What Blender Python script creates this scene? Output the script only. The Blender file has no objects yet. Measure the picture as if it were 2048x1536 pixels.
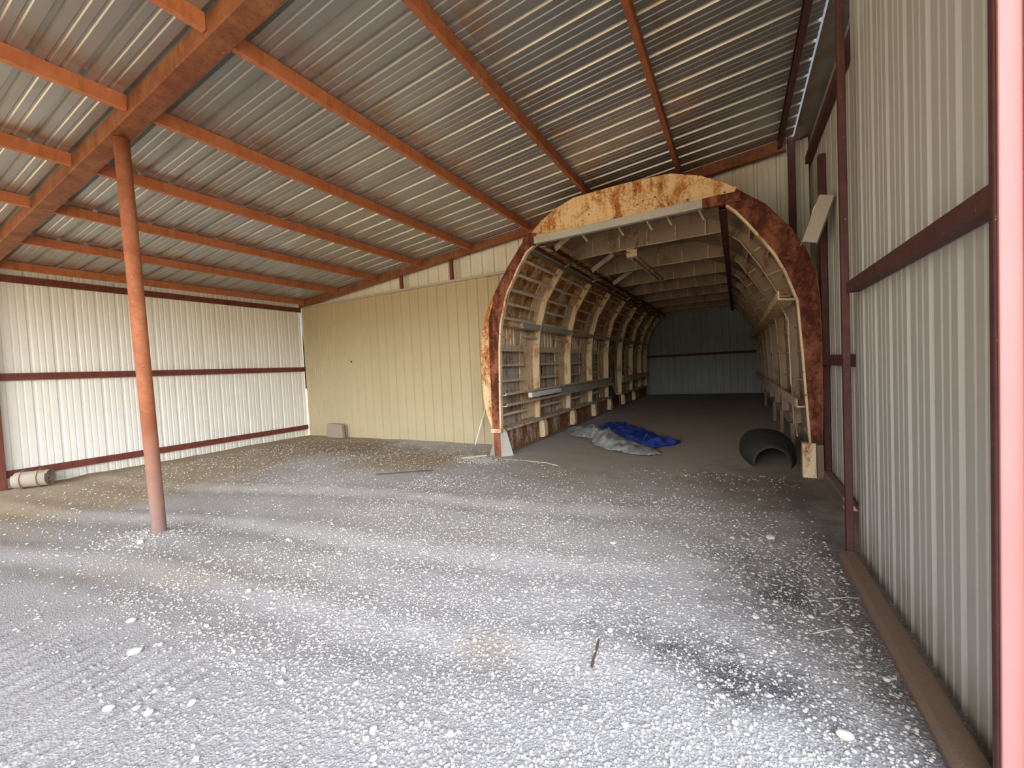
import bpy, math, random
import numpy as np
from mathutils import Vector, Matrix, noise
random.seed(7)
S = bpy.context.scene
COL = S.collection

# ------------------------------------------------------------------ camera
cam_d = bpy.data.cameras.new('camera'); cam = bpy.data.objects.new('camera', cam_d); COL.objects.link(cam)
RT = Vector((0.87879344, 0.47475872, -0.04823107)); UP = Vector((0.02534874, 0.05448578, 0.99819274)); FW = Vector((-0.47652862, 0.87842783, -0.03584721))
cam.matrix_world = Matrix(((RT.x, UP.x, -FW.x, 0), (RT.y, UP.y, -FW.y, 0), (RT.z, UP.z, -FW.z, 1.55), (0, 0, 0, 1)))
cam_d.sensor_width = 36; cam_d.lens = 14.626; cam_d.clip_start = 0.05; cam_d.clip_end = 500
S.camera = cam
# ------------------------------------------------------------------ light
w = bpy.data.worlds.new('sky'); S.world = w; w.use_nodes = True
nt = w.node_tree; nt.nodes.clear()
wo = nt.nodes.new('ShaderNodeOutputWorld'); bg = nt.nodes.new('ShaderNodeBackground')
tc = nt.nodes.new('ShaderNodeTexCoord'); sx = nt.nodes.new('ShaderNodeSeparateXYZ'); cr = nt.nodes.new('ShaderNodeValToRGB')
nt.links.new(tc.outputs['Generated'], sx.inputs[0]); nt.links.new(sx.outputs['Z'], cr.inputs[0])
e0, e1 = cr.color_ramp.elements; e0.position = .07; e0.color = (.10, .11, .05, 1); e1.position = .11; e1.color = (.98, .97, 1, 1)   # added unseen treeline band to block low skylight, then haze
e2 = cr.color_ramp.elements.new(.75); e2.color = (.68, .78, 1, 1)
dt = nt.nodes.new('ShaderNodeVectorMath'); dt.operation = 'DOT_PRODUCT'; dt.inputs[1].default_value = (.65, -.76, 0); nt.links.new(tc.outputs['Generated'], dt.inputs[0])
mr = nt.nodes.new('ShaderNodeMapRange'); mr.inputs[1].default_value = -.1; mr.inputs[2].default_value = .9; mr.inputs[3].default_value = .15; mr.inputs[4].default_value = 5.0
nt.links.new(dt.outputs['Value'], mr.inputs[0]); nt.links.new(cr.outputs[0], bg.inputs[0]); nt.links.new(mr.outputs[0], bg.inputs[1])   # bright hazy half of the sky towards front right
nt.links.new(bg.outputs[0], wo.inputs[0])
sd = bpy.data.lights.new('sun', 'SUN'); sun = bpy.data.objects.new('sun', sd); COL.objects.link(sun)
sd.energy = 5.0; sd.angle = math.radians(.6); sd.color = (1, .9, .76)
sun.rotation_euler = Vector((-.03, .42, 1)).to_track_quat('Z', 'Y').to_euler()
S.view_settings.view_transform = 'Standard'; S.view_settings.look = 'None'
S.view_settings.exposure = 1.37; S.view_settings.gamma = 1; S.view_settings.use_curve_mapping = False
try:
    S.cycles.max_bounces = 10; S.cycles.diffuse_bounces = 8
except Exception: pass

# ------------------------------------------------------------------ materials
class N:
    def __init__(s, name):
        s.m = bpy.data.materials.new(name); s.m.use_nodes = True; s.t = s.m.node_tree; s.t.nodes.clear()
        s.out = s.n('ShaderNodeOutputMaterial'); s.b = s.n('ShaderNodeBsdfPrincipled'); s.l(s.b.outputs[0], s.out.inputs[0])
        s.pos = s.n('ShaderNodeNewGeometry').outputs['Position']
    def n(s, ty, **k):
        o = s.t.nodes.new(ty)
        for a, b in k.items(): setattr(o, a, b)
        return o
    def l(s, a, b): s.t.links.new(a, b)
    def vec(s, scale=(1, 1, 1), rot=(0, 0, 0), loc=(0, 0, 0)):
        mp = s.n('ShaderNodeMapping'); mp.inputs['Scale'].default_value = scale; mp.inputs['Rotation'].default_value = rot; mp.inputs['Location'].default_value = loc
        s.l(s.pos, mp.inputs[0]); return mp.outputs[0]
    def noise(s, sc, det=4, rough=.6, scale=(1, 1, 1), loc=(0, 0, 0), rot=(0, 0, 0), dist=0):
        o = s.n('ShaderNodeTexNoise'); o.inputs['Scale'].default_value = sc; o.inputs['Detail'].default_value = det
        o.inputs['Roughness'].default_value = rough; o.inputs['Distortion'].default_value = dist
        s.l(s.vec(scale, rot, loc), o.inputs['Vector']); return o.outputs['Fac']
    def vor(s, sc, feat='F1', out='Distance', scale=(1, 1, 1), rnd=1, rot=(0, 0, 0)):
        o = s.n('ShaderNodeTexVoronoi'); o.feature = feat; o.inputs['Scale'].default_value = sc; o.inputs['Randomness'].default_value = rnd
        s.l(s.vec(scale, rot), o.inputs['Vector']); return o.outputs[out]
    def ramp(s, f, a, b, va=0, vb=1):
        o = s.n('ShaderNodeMapRange'); o.inputs[1].default_value = a; o.inputs[2].default_value = b; o.inputs[3].default_value = va; o.inputs[4].default_value = vb
        s.l(f, o.inputs[0]); return o.outputs[0]
    def math(s, op, a, b=None, clamp=False):
        o = s.n('ShaderNodeMath', operation=op); o.use_clamp = clamp
        for i, v in enumerate((a, b)):
            if v is None: continue
            if isinstance(v, (int, float)): o.inputs[i].default_value = v
            else: s.l(v, o.inputs[i])
        return o.outputs[0]
    def mix(s, f, a, b, mode='MIX'):
        o = s.n('ShaderNodeMix', data_type='RGBA', blend_type=mode)
        for i, v in ((0, f), (6, a), (7, b)):
            if isinstance(v, (int, float)): o.inputs[i].default_value = v
            elif isinstance(v, tuple): o.inputs[i].default_value = (*v, 1) if len(v) == 3 else v
            else: s.l(v, o.inputs[i])
        return o.outputs[2]
    def sep(s, k):
        o = s.n('ShaderNodeSeparateXYZ'); s.l(s.pos, o.inputs[0]); return o.outputs[k]
    def blob(s, cx, cy, rx, ry, rot=0, soft=.4, wob=.35, nsc=2.5):
        v = s.vec((1, 1, 1), (0, 0, 0), (-cx, -cy, 0)); mp = s.n('ShaderNodeMapping')
        mp.inputs['Rotation'].default_value = (0, 0, -rot); s.l(v, mp.inputs[0])
        m2 = s.n('ShaderNodeMapping'); m2.inputs['Scale'].default_value = (1 / rx, 1 / ry, 0); s.l(mp.outputs[0], m2.inputs[0])
        ln = s.n('ShaderNodeVectorMath', operation='LENGTH'); s.l(m2.outputs[0], ln.inputs[0])
        d = s.math('ADD', ln.outputs['Value'], s.ramp(s.noise(nsc, 5, .65), .25, .75, -wob, wob))
        return s.ramp(d, 1 + soft * .5, 1 - soft, 0, 1)
    def fin(s, col=None, rough=.8, metal=0, bump=None, bs=.3, bd=.01, spec=.3):
        if col is not None:
            if isinstance(col, tuple): s.b.inputs['Base Color'].default_value = (*col, 1)
            else: s.l(col, s.b.inputs['Base Color'])
        if isinstance(rough, (int, float)): s.b.inputs['Roughness'].default_value = rough
        else: s.l(rough, s.b.inputs['Roughness'])
        s.b.inputs['Metallic'].default_value = metal; s.b.inputs['Specular IOR Level'].default_value = spec
        if bump is not None:
            o = s.n('ShaderNodeBump'); o.inputs['Strength'].default_value = bs; o.inputs['Distance'].default_value = bd
            s.l(bump, o.inputs['Height']); s.l(o.outputs[0], s.b.inputs['Normal'])
        return s.m
    def hole(s, spots):
        tot = None
        for (x, y, z, r) in spots:
            d = s.n('ShaderNodeVectorMath', operation='DISTANCE'); s.l(s.pos, d.inputs[0]); d.inputs[1].default_value = (x, y, z)
            q = s.math('LESS_THAN', d.outputs['Value'], r); tot = q if tot is None else s.math('MAXIMUM', tot, q)
        s.l(s.math('SUBTRACT', 1, tot), s.b.inputs['Alpha'])

def m_paint(name, col, dirt=(.30, .25, .17), damt=.35, rough=.45, low=.5, holes=None):
    n = N(name)
    a = n.ramp(n.noise(1.3, 5, .65, (1, 1, .35)), .42, .75, 0, damt)
    st = n.ramp(n.noise(9, 4, .6, (1, 1, .08)), .5, .8, 0, damt * .6)
    z = n.ramp(n.math('ADD', n.sep(2), n.ramp(n.noise(4, 4), .2, .8, -.18, .18)), .35, 0.0, 0, low)
    f = n.math('MAXIMUM', n.math('MAXIMUM', a, st), z)
    c = n.mix(f, col, dirt)
    c = n.mix(n.ramp(n.noise(60, 2), .62, .75, 0, .25), c, (.25, .2, .15))
    if holes: n.hole(holes)
    return n.fin(c, rough, spec=.4, bump=n.noise(3, 3), bs=.12, bd=.01)

def m_rust(name, paint, rust=(.23, .065, .018), dark=(.07, .02, .01), amt=.5, streak=.5, rough=.75, sc=3.0, dots=False, metal=0, grime=(.2, .17, .13), gam=0.0):
    n = N(name)
    big = n.noise(sc, 8, .72, (1, 1, .6), dist=.5)
    fine = n.noise(sc * 9, 6, .7)
    stk = n.noise(7, 5, .6, (1, 1, .12), (3, 1, 0))
    k = n.math('ADD', n.math('ADD', n.math('MULTIPLY', big, .55), n.math('MULTIPLY', fine, .25)), n.math('MULTIPLY', stk, .20 * streak * 2))
    lo = .60 - amt * .22
    f = n.ramp(k, lo + .1 * (streak - .5) * 2 * .5, lo + .1 + .1 * (streak - .5) * .5, 0, 1)
    c = n.mix(n.ramp(n.noise(1.7, 5, .6, (1, 1, .5), (5, 2, 1)), .4, .65, 0, gam), paint, grime)
    c = n.mix(n.ramp(n.noise(25, 4), .35, .7, 0, .25), c, tuple(v * .7 for v in paint))
    r2 = n.mix(n.ramp(n.noise(sc * 5, 5, .7), .42, .66), rust, dark)
    c = n.mix(f, c, r2)
    if dots:
        d = n.vor(7, rnd=.55); c = n.mix(n.ramp(d, .10, .06), c, (.03, .02, .015))
    return n.fin(c, n.ramp(f, 0, 1, rough - .2, .92), metal, n.math('ADD', k, n.math('MULTIPLY', fine, .6)), .35, .012, .25)

def m_steel(name, col, var, rough=.65):
    n = N(name)
    a = n.ramp(n.noise(5, 6, .7, (1, 1, 1)), .35, .7)
    c = n.mix(a, col, var)
    st = n.ramp(n.noise(30, 3, .6, (1, .6, .1)), .5, .72, 0, .45); c = n.mix(st, c, tuple(v * .45 for v in col))
    c = n.mix(n.ramp(n.noise(55, 3), .68, .76, 0, .6), c, (.75, .5, .38))
    return n.fin(c, rough, 0, n.noise(25, 5, .7), .25, .006, .3)

M = {}
HOLES = [(-3.55, 7.25, 4.27, .018), (-3.43, 7.22, 4.28, .016), (-1.9, 6.55, 4.42, .022), (-.25, 6.9, 4.57, .022), (-.2, 6.7, 4.58, .02)]
n = N('galvanised roof sheet')
g = n.noise(2.2, 5, .6, (.3, 1, 1)); c = n.mix(n.ramp(g, .3, .7), (.43, .435, .415), (.335, .335, .32))
xm = n.math('FRACT', n.math('DIVIDE', n.math('ADD', n.sep(0), 10.13 + 13.5 - .10), 1.3501))
band = n.math('MULTIPLY', n.ramp(xm, .30, .0), n.ramp(n.noise(3.5, 5, .65, (.4, 1, 1)), .40, .62))
c = n.mix(n.math('MULTIPLY', band, .75), c, (.36, .19, .09))
c = n.mix(n.ramp(n.noise(1.1, 5, .7, (1, .6, 1), (4, 4, 0)), .58, .8, 0, .4), c, (.33, .21, .12))
M['roof'] = n.fin(c, n.ramp(g, .3, .7, .30, .42), .72, spec=.5, bump=n.noise(6, 3), bs=.08, bd=.01)
M['cream'] = m_paint('cream wall sheet', (.85, .85, .79), (.5, .45, .34), .18, .42, .35)
M['beige'] = m_paint('tan wall sheet', (.49, .415, .26), (.34, .27, .16), .3, .45, .3, holes=[(-8.62, 7.38, 1.93, .03)])
M['white'] = m_paint('white gable sheet', (.70, .68, .60), (.4, .35, .25), .3, .5, 0)
M['grey'] = m_paint('off white wall sheet', (.43, .435, .40), (.30, .26, .19), .10, .42, .75)
M['rear'] = m_paint('rear wall sheet', (.30, .33, .33), (.19, .185, .17), .3, .45, .4)
M['red'] = m_steel('red oxide steel', (.25, .072, .030), (.38, .145, .060))
M['rafter'] = m_steel('brown rusted rafter steel', (.15, .048, .022), (.27, .115, .05))
M['purlin'] = m_steel('orange red primer steel', (.39, .125, .05), (.48, .18, .078))
M['maroon'] = m_steel('maroon painted steel', (.075, .028, .026), (.11, .045, .040))
M['girt'] = m_steel('dark red girt steel', (.135, .034, .024), (.18, .055, .035))
M['jamb'] = m_paint('faded pink red jamb', (.35, .135, .125), (.42, .21, .19), .6, .5, 0)
M['wood'] = m_rust('dusty brown rail', (.20, .14, .10), (.16, .08, .05), (.08, .05, .03), .3, .3)
M['face'] = m_rust('cream plate with rust streaks', (.78, .56, .30), (.46, .17, .04), (.20, .08, .03), .44, .75, sc=3.2, dots=True)
M['face2'] = m_rust('cream plate heavily rusted', (.84, .60, .32), (.50, .17, .03), (.14, .05, .02), .72, .5, sc=3.4, dots=True)
M['flange'] = m_rust('brown rust flange', (.30, .10, .05), (.10, .028, .015), (.05, .016, .01), .85, .4, sc=2.2)
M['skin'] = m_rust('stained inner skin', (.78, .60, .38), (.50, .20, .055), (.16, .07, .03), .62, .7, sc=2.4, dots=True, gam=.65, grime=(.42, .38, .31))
M['skin2'] = m_rust('grey streaked side skin', (.58, .53, .45), (.36, .19, .09), (.16, .10, .06), .28, 1.1, sc=2.4, gam=.8, grime=(.34, .325, .29))  # shade between stringers put into the tone; grey and streaks its own
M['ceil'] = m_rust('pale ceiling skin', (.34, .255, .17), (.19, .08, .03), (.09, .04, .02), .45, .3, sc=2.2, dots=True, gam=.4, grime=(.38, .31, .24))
M['plate'] = m_rust('cream rusty splice plate', (.84, .66, .42), (.50, .20, .05), (.16, .06, .02), .48, .5, sc=4.5, dots=True, gam=.25, grime=(.42, .38, .30))
M['rib'] = m_rust('pale rib steel', (.66, .55, .40), (.36, .16, .07), (.12, .06, .03), .45, .5, sc=4, gam=.5, grime=(.35, .31, .25))
M['string'] = m_rust('lightened stringer steel', (.74, .63, .47), (.40, .19, .08), (.16, .08, .04), .38, .4, sc=4, gam=.35, grime=(.42, .37, .30))  # lightened so the stringer edges read as lit against the skin
M['kick'] = m_rust('streaked kick panel', (.54, .45, .33), (.30, .12, .05), (.14, .06, .03), .52, 1.0, sc=2.2, gam=.5, grime=(.36, .33, .27))
M['alu'] = m_rust('dull grey rail metal', (.47, .46, .41), (.30, .24, .17), (.2, .15, .1), .25, .4, rough=.6, gam=.5, grime=(.36, .34, .29))
M['lamp'] = m_paint('dusty white fixture', (.78, .78, .74), (.4, .35, .3), .3, .4, 0)
M['flash'] = m_paint('putty coloured flashing', (.46, .41, .34), (.3, .25, .2), .2, .5, 0)
M['pvc'] = m_paint('white plastic pipe', (.85, .84, .8), (.5, .45, .35), .3, .4, .2)
M['block'] = m_paint('dusty tan board', (.34, .28, .21), (.25, .2, .14), .5, .9, .3)
M['roll'] = m_paint('dusty matting', (.36, .31, .25), (.22, .18, .13), .8, .95, .2)
n = N('dusty rust pipe'); a = n.ramp(n.noise(6, 6, .7), .35, .7); c = n.mix(a, (.27, .085, .038), (.40, .16, .075))
c = n.mix(n.ramp(n.math('ADD', n.sep(2), n.ramp(n.noise(12, 4), .3, .7, -.15, .15)), 1.2, .1, 0, .75), c, (.46, .34, .29)); c = n.mix(n.ramp(n.noise(45, 3), .66, .74, 0, .7), c, (.62, .50, .42))
M['pipe'] = n.fin(c, .75, 0, n.noise(60, 4), .3, .004)
n = N('grey tarpaulin'); a = n.noise(7, 7, .75)
M['tarp'] = n.fin(n.mix(n.ramp(a, .35, .68), (.15, .165, .16), (.36, .36, .33)), .65, 0, n.noise(16, 6, .7), .7, .03)
n = N('blue tarpaulin'); a = n.noise(6, 7, .75)
M['blue'] = n.fin(n.mix(n.ramp(a, .52, .75), (.018, .045, .26), (.12, .15, .26)), .4, 0, n.noise(14, 5, .7), .7, .03, .5)
n = N('dark faded cover'); M['cover'] = n.fin(n.mix(n.ramp(n.noise(3, 5), .35, .7), (.03, .034, .028), (.055, .055, .045)), .8, 0, n.noise(12, 4), .3, .01)
n = N('limestone'); a = n.noise(20, 4)
M['stone'] = n.fin(n.mix(n.ramp(a, .35, .65), (.66, .63, .57), (.52, .49, .43)), .9, 0, n.noise(70, 3), .5, .004)
n = N('loose pebbles'); a = n.noise(14, 3); M['gravel'] = n.fin(n.mix(n.ramp(a, .38, .62), (.54, .515, .46), (.34, .32, .285)), .9, 0, n.noise(90, 3), .4, .003)
n = N('dark brown bark'); M['stick'] = n.fin(n.mix(n.noise(40, 3), (.05, .035, .02), (.12, .08, .05)), .9)
n = N('pale straw'); M['straw'] = n.fin((.5, .45, .34), .9)
n = N('dark link steel'); M['chain'] = n.fin(n.mix(n.noise(30, 3), (.16, .09, .05), (.38, .28, .18)), .7)

# floor
n = N('gravel and dust floor')
v1 = n.vor(42); vc = n.vor(42, out='Color'); v2 = n.vor(95); v2c = n.vor(95, out='Color')
sepc = n.n('ShaderNodeSeparateColor'); n.l(vc, sepc.inputs[0]); r1 = sepc.outputs[0]
sepd = n.n('ShaderNodeSeparateColor'); n.l(v2c, sepd.inputs[0]); r2 = sepd.outputs[0]
dust = n.mix(n.ramp(n.noise(.8, 6, .6), .35, .65), (.40, .39, .37), (.50, .49, .47))
dust = n.mix(n.ramp(n.noise(5, 6, .7), .4, .7, 0, .35), dust, (.29, .265, .23))
dust = n.mix(n.math('MULTIPLY', n.ramp(n.sep(1), 3.4, 1.6), .8), dust, (.27, .26, .245))  # near dust darkened to offset the strong light from the front
# brown compacted earth: back left band, ochre patch, tunnel floor
bb = n.math('ADD', n.sep(1), n.math('MULTIPLY', n.sep(0), .30))
band = n.math('MULTIPLY', n.ramp(n.math('ADD', n.sep(0), n.ramp(n.noise(.9, 5, .6), .3, .7, -.9, .9)), -6.4, -7.8), 1.0)
earth = n.mix(n.noise(2.2, 6, .7), (.22, .16, .088), (.42, .33, .205))
c = n.mix(n.math('MULTIPLY', band, .85), dust, earth)
tun = n.math('MULTIPLY', n.ramp(n.math('ADD', n.sep(1), n.ramp(n.noise(1.2, 5), .3, .7, -.8, .8)), 3.4, 6.2), n.ramp(n.math('ADD', n.sep(0), n.ramp(n.noise(.8, 4), .3, .7, -.6, .6)), -4.4, -2.6))
c = n.mix(n.math('MULTIPLY', tun, .9), c, n.mix(n.noise(1.5, 6, .7, (1, 3, 1)), (.27, .225, .165), (.39, .335, .255)))
c = n.mix(n.math('MULTIPLY', n.blob(-5.2, 5.7, 1.3, .8, .5, .6, .5), .75), c, (.31, .215, .10))
c = n.mix(n.math('MULTIPLY', n.blob(-7.4, 6.2, 2.4, .7, 0, .6, .6), .7), c, (.21, .17, .11))
c = n.mix(n.math('MULTIPLY', n.blob(-4.1, 1.6, 1.4, .18, .35, .8, .6), .5), c, (.30, .25, .18))
c = n.mix(n.math('MULTIPLY', n.blob(-2.6, 3.2, 1.6, .25, .2, .9, .8), .3), c, (.28, .23, .17))
# pebble colours
peb = n.ramp(n.noise(1.1, 4, .6), .3, .62)
near = n.math('MULTIPLY', n.ramp(n.math('ADD', n.sep(1), n.ramp(n.noise(1.3, 4), .3, .7, -.5, .5)), 4.6, 2.2), n.ramp(n.sep(0), -3.8, -2.2))
pm = n.math('MULTIPLY', n.math('MULTIPLY', n.ramp(v1, .32, .22), n.math('GREATER_THAN', r1, .42)), n.math('MAXIMUM', near, .22))
c = n.mix(n.math('MULTIPLY', pm, .85), c, n.mix(r1, (.50, .48, .44), (.78, .76, .71)))
pf = n.math('MULTIPLY', n.ramp(v2, .34, .2), n.math('GREATER_THAN', r2, .5))
c = n.mix(n.math('MULTIPLY', pf, n.math('ADD', n.math('MULTIPLY', near, .5), .15)), c, (.66, .63, .57))
# stains
c = n.mix(n.math('MULTIPLY', n.blob(-1.24, 1.9, .18, .13, 0, .7, .4, 5), .6), c, (.25, .20, .14))
blk = n.math('MAXIMUM', n.blob(-.05, 2.25, .62, .22, -.25, .9, .7, 4), n.blob(.25, 3.2, .42, .75, .25, .9, .7, 4))
blk = n.math('MAXIMUM', blk, n.math('MULTIPLY', n.blob(.62, 3.2, .2, 1.9, 0, .7, .4, 4), .9))
gap = n.ramp(n.math('ADD', n.math('MULTIPLY', v2, .6), n.math('MULTIPLY', n.noise(30, 4), .6)), .35, .55)
c = n.mix(n.math('MULTIPLY', n.math('MULTIPLY', blk, gap), .85), c, (.045, .042, .045))
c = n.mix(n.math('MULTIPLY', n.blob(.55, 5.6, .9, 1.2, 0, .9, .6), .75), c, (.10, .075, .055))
yd = n.ramp(n.sep(1), .25, -.6); c = n.mix(yd, c, (.56, .42, .26))
# bump
h1 = n.math('MULTIPLY', n.math('SUBTRACT', .5, v1), n.math('MULTIPLY', n.math('GREATER_THAN', r1, .42), n.math('MAXIMUM', near, .3)))
hh = n.math('ADD', n.math('ADD', n.math('MULTIPLY', h1, 1.1), n.math('MULTIPLY', n.math('SUBTRACT', .5, v2), .55)), n.math('MULTIPLY', n.noise(7, 8, .7), .8))
M['floor'] = n.fin(c, .95, 0, hh, .42, .016, .15)

# ------------------------------------------------------------------ mesh helpers
def setp(o, label=None, cat=None, group=None, kind=None):
    for k, v in (('label', label), ('category', cat), ('group', group), ('kind', kind)):
        if v: o[k] = v
    return o
def empty(name, loc, label, cat, group=None):
    o = bpy.data.objects.new(name, None); COL.objects.link(o); o.location = loc; o.empty_display_size = .2
    return setp(o, label, cat, group)
def wloc(o):
    v = Vector((0, 0, 0))
    while o: v += o.location; o = o.parent
    return v
class MB:
    def __init__(s): s.v = []; s.f = []
    def add(s, vs, fs):
        b = len(s.v); s.v += [tuple(v) for v in vs]; s.f += [tuple(i + b for i in f) for f in fs]; return s
    def box(s, x0, x1, y0, y1, z0, z1):
        vs = [(x, y, z) for z in (z0, z1) for y in (y0, y1) for x in (x0, x1)]
        return s.add(vs, [(0, 2, 3, 1), (4, 5, 7, 6), (0, 1, 5, 4), (2, 6, 7, 3), (0, 4, 6, 2), (1, 3, 7, 5)])
    def prism(s, sec, A, B, U, V):
        """extrude closed section [(u,v)] from A to B"""
        A = Vector(A); B = Vector(B); U = Vector(U); V = Vector(V); k = len(sec)
        vs = [A + U * u + V * v for u, v in sec] + [B + U * u + V * v for u, v in sec]
        fs = [(i, (i + 1) % k, k + (i + 1) % k, k + i) for i in range(k)]
        return s.add(vs, fs + [tuple(range(k))[::-1], tuple(range(k, 2 * k))])
    def beam(s, A, B, wd, hd, up=(0, 0, 1)):
        A = Vector(A); B = Vector(B); d = (B - A).normalized(); U = d.cross(Vector(up)).normalized(); V = U.cross(d)
        a, b = wd / 2, hd / 2
        return s.prism([(-a, -b), (a, -b), (a, b), (-a, b)], A, B, U, V)
    def tube(s, A, B, r, seg=16, r2=None):
        A = Vector(A); B = Vector(B); d = (B - A).normalized(); U = d.orthogonal().normalized(); V = d.cross(U); r2 = r if r2 is None else r2
        vs = [A + (U * math.cos(t) + V * math.sin(t)) * r for t in [2 * math.pi * i / seg for i in range(seg)]]
        vs += [B + (U * math.cos(t) + V * math.sin(t)) * r2 for t in [2 * math.pi * i / seg for i in range(seg)]]
        return s.add(vs, [(i, (i + 1) % seg, seg + (i + 1) % seg, seg + i) for i in range(seg)] + [tuple(range(seg))[::-1], tuple(range(seg, 2 * seg))])
    def path(s, pts, r, seg=6):
        for a, b in zip(pts[:-1], pts[1:]): s.tube(a, b, r, seg)
        return s
    def plate(s, poly, A, U, V, Nn, th):
        A = Vector(A); U = Vector(U); V = Vector(V); Nn = Vector(Nn) * th
        k = len(poly); vs = [A + U * u + V * v for u, v in poly]; vs += [v + Nn for v in vs]
        return s.add(vs, [(i, (i + 1) % k, k + (i + 1) % k, k + i) for i in range(k)] + [tuple(range(k))[::-1], tuple(range(k, 2 * k))])
    def strip(s, outer, inner, y0, y1):
        """closed solid band between two polylines in XZ, from y0 to y1"""
        k = len(outer)
        vs = [(x, y0, z) for x, z in outer] + [(x, y0, z) for x, z in inner] + [(x, y1, z) for x, z in outer] + [(x, y1, z) for x, z in inner]
        fs = []
        for i in range(k - 1):
            fs += [(i, i + 1, k + i + 1, k + i), (2 * k + i, 3 * k + i, 3 * k + i + 1, 2 * k + i + 1), (i, 2 * k + i, 2 * k + i + 1, i + 1), (k + i, k + i + 1, 3 * k + i + 1, 3 * k + i)]
        fs += [(0, k, 3 * k, 2 * k), (k - 1, 3 * k - 1, 4 * k - 1, 2 * k - 1)]
        return s.add(vs, fs)
    def build(s, name, mat, parent=None, smooth=False, bevel=0, **kw):
        me = bpy.data.meshes.new(name)
        a = np.array(s.v)
        if parent: off = wloc(parent)
        else: off = Vector(((a[:, 0].min() + a[:, 0].max()) / 2, (a[:, 1].min() + a[:, 1].max()) / 2, a[:, 2].min()))
        me.from_pydata([tuple(q) for q in (a - np.array(off))], [], s.f); me.validate(); me.update()
        o = bpy.data.objects.new(name, me); COL.objects.link(o)
        if parent: o.parent = parent
        else: o.location = off
        if mat: me.materials.append(M[mat] if isinstance(mat, str) else mat)
        import bmesh
        b = bmesh.new(); b.from_mesh(me); bmesh.ops.recalc_face_normals(b, faces=b.faces); b.to_mesh(me); b.free()
        if smooth:
            for p in me.polygons: p.use_smooth = True
        if bevel:
            md = o.modifiers.new('bevel', 'BEVEL'); md.width = bevel; md.segments = 2; md.limit_method = 'ANGLE'
        return setp(o, **kw)

PITCH = .29
def prof(t0, t1, h=.03, m=.006, pitch=PITCH):
    base = [(0, 0), (.014, h), (.044, h), (.058, 0), (.108, 0), (.116, m), (.130, m), (.138, 0), (.188, 0), (.196, m), (.210, m), (.218, 0)]
    out = []; k = math.floor(t0 / pitch) - 1
    while k * pitch < t1 + pitch:
        out += [(k * pitch + a, d) for a, d in base]; k += 1
    def at(t):
        for (a, da), (b, db) in zip(out[:-1], out[1:]):
            if a <= t <= b: return da + (db - da) * (t - a) / max(b - a, 1e-9)
        return 0
    return [(t0, at(t0))] + [q for q in out if t0 < q[0] < t1] + [(t1, at(t1))]
def sheet(mb, O, U, V, Nn, t0, t1, lo, hi, **k):
    """ribbed sheet: runs along U, ribs along V, ribs stand out along Nn"""
    O = Vector(O); U = Vector(U); V = Vector(V); Nn = Vector(Nn)
    P = prof(t0, t1, **k); vs = []
    for t, d in P:
        a = lo(t) if callable(lo) else lo; b = hi(t) if callable(hi) else hi
        vs += [O + U * t + Nn * d + V * a, O + U * t + Nn * d + V * b]
    fs = [(2 * i, 2 * i + 2, 2 * i + 3, 2 * i + 1) for i in range(len(P) - 1) if (vs[2 * i + 1] - vs[2 * i]).length > 1e-4 or (vs[2 * i + 3] - vs[2 * i + 2]).length > 1e-4]
    return mb.add(vs, fs)
def thick(o, th=.002):
    m = o.modifiers.new('sheet', 'SOLIDIFY'); m.thickness = th; m.offset = 0; return o

P0, PS = 4.464, .0925
def PL(x): return P0 + PS * x            # underside of purlins
def RF(x): return PL(x) + .13            # underside of roof sheet
XL, YB = -10.463, 7.377

# ------------------------------------------------------------------ floor
def fl(x, y):
    z = .018 * (noise.noise(Vector((x * .5, y * .5, 0)))) + .010 * noise.noise(Vector((x * 1.7, y * 1.7, 4))) + .006 * noise.noise(Vector((x * 5, y * 5, 9)))
    # shallow wheel ruts running across, with tyre lug marks pressed in
    for cy, w_, x1 in ((.86, .20, -2.2), (.30, .2, -2.2)):
        yy = y - cy - .22 * (x + 3)
        e = math.exp(-(yy / w_) ** 4) * min(1, max(0, (x1 - x) / .5))
        if e > .01:
            lug = math.sin((x + .15 * yy) * 2 * math.pi / .115 + 1.2 * noise.noise(Vector((x * 3, y * 3, 2))))
            z += e * (.040 * max(-.35, lug) * (.35 + 1.1 * abs(noise.noise(Vector((x * 1.3, y * 1.3, 7))))) - .004)
    for cy in (1.55, 2.6, 3.9):
        yy = y - cy - .18 * (x + 3) - .1 * math.sin(x)
        z -= .016 * math.exp(-(yy / .16) ** 2) * (1 if x < -1 else max(0, -x))
        z += .012 * math.exp(-((yy - .27) / .13) ** 2) * (1 if x < -1 else max(0, -x))
    d = math.hypot(x + 5.3, y - 1.95); z += .05 * math.exp(-(d / .3) ** 2)
    if y > 6.4 and -3.7 < x < .8: z *= .5
    return z
def axis(segs):
    out = []
    for a, b, s_ in segs:
        k = max(1, round((b - a) / s_)); out += [a + (b - a) * i / k for i in range(k)]
    return out + [segs[-1][1]]
xs = axis([(-60, -14, 9), (-14, -10.6, .6), (-10.6, -4.6, .09), (-4.6, -1.2, .032), (-1.2, 1.1, .07), (1.1, 4, .8), (4, 60, 9)])
ys = axis([(-60, -3, 8), (-3, .2, .4), (.2, 2.6, .04), (2.6, 8, .08), (8, 21.5, .3), (21.5, 60, 9)])
vs = [(x, y, fl(x, y) if (-11 < x < 1.3 and 0 < y < 21.5) else 0) for y in ys for x in xs]
k = len(xs); fs = [(j * k + i, j * k + i + 1, j * k + k + i + 1, j * k + k + i) for j in range(len(ys) - 1) for i in range(k - 1)]
mb = MB(); mb.add(vs, fs); mb.build('floor', 'floor', smooth=True, kind='structure')

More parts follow.
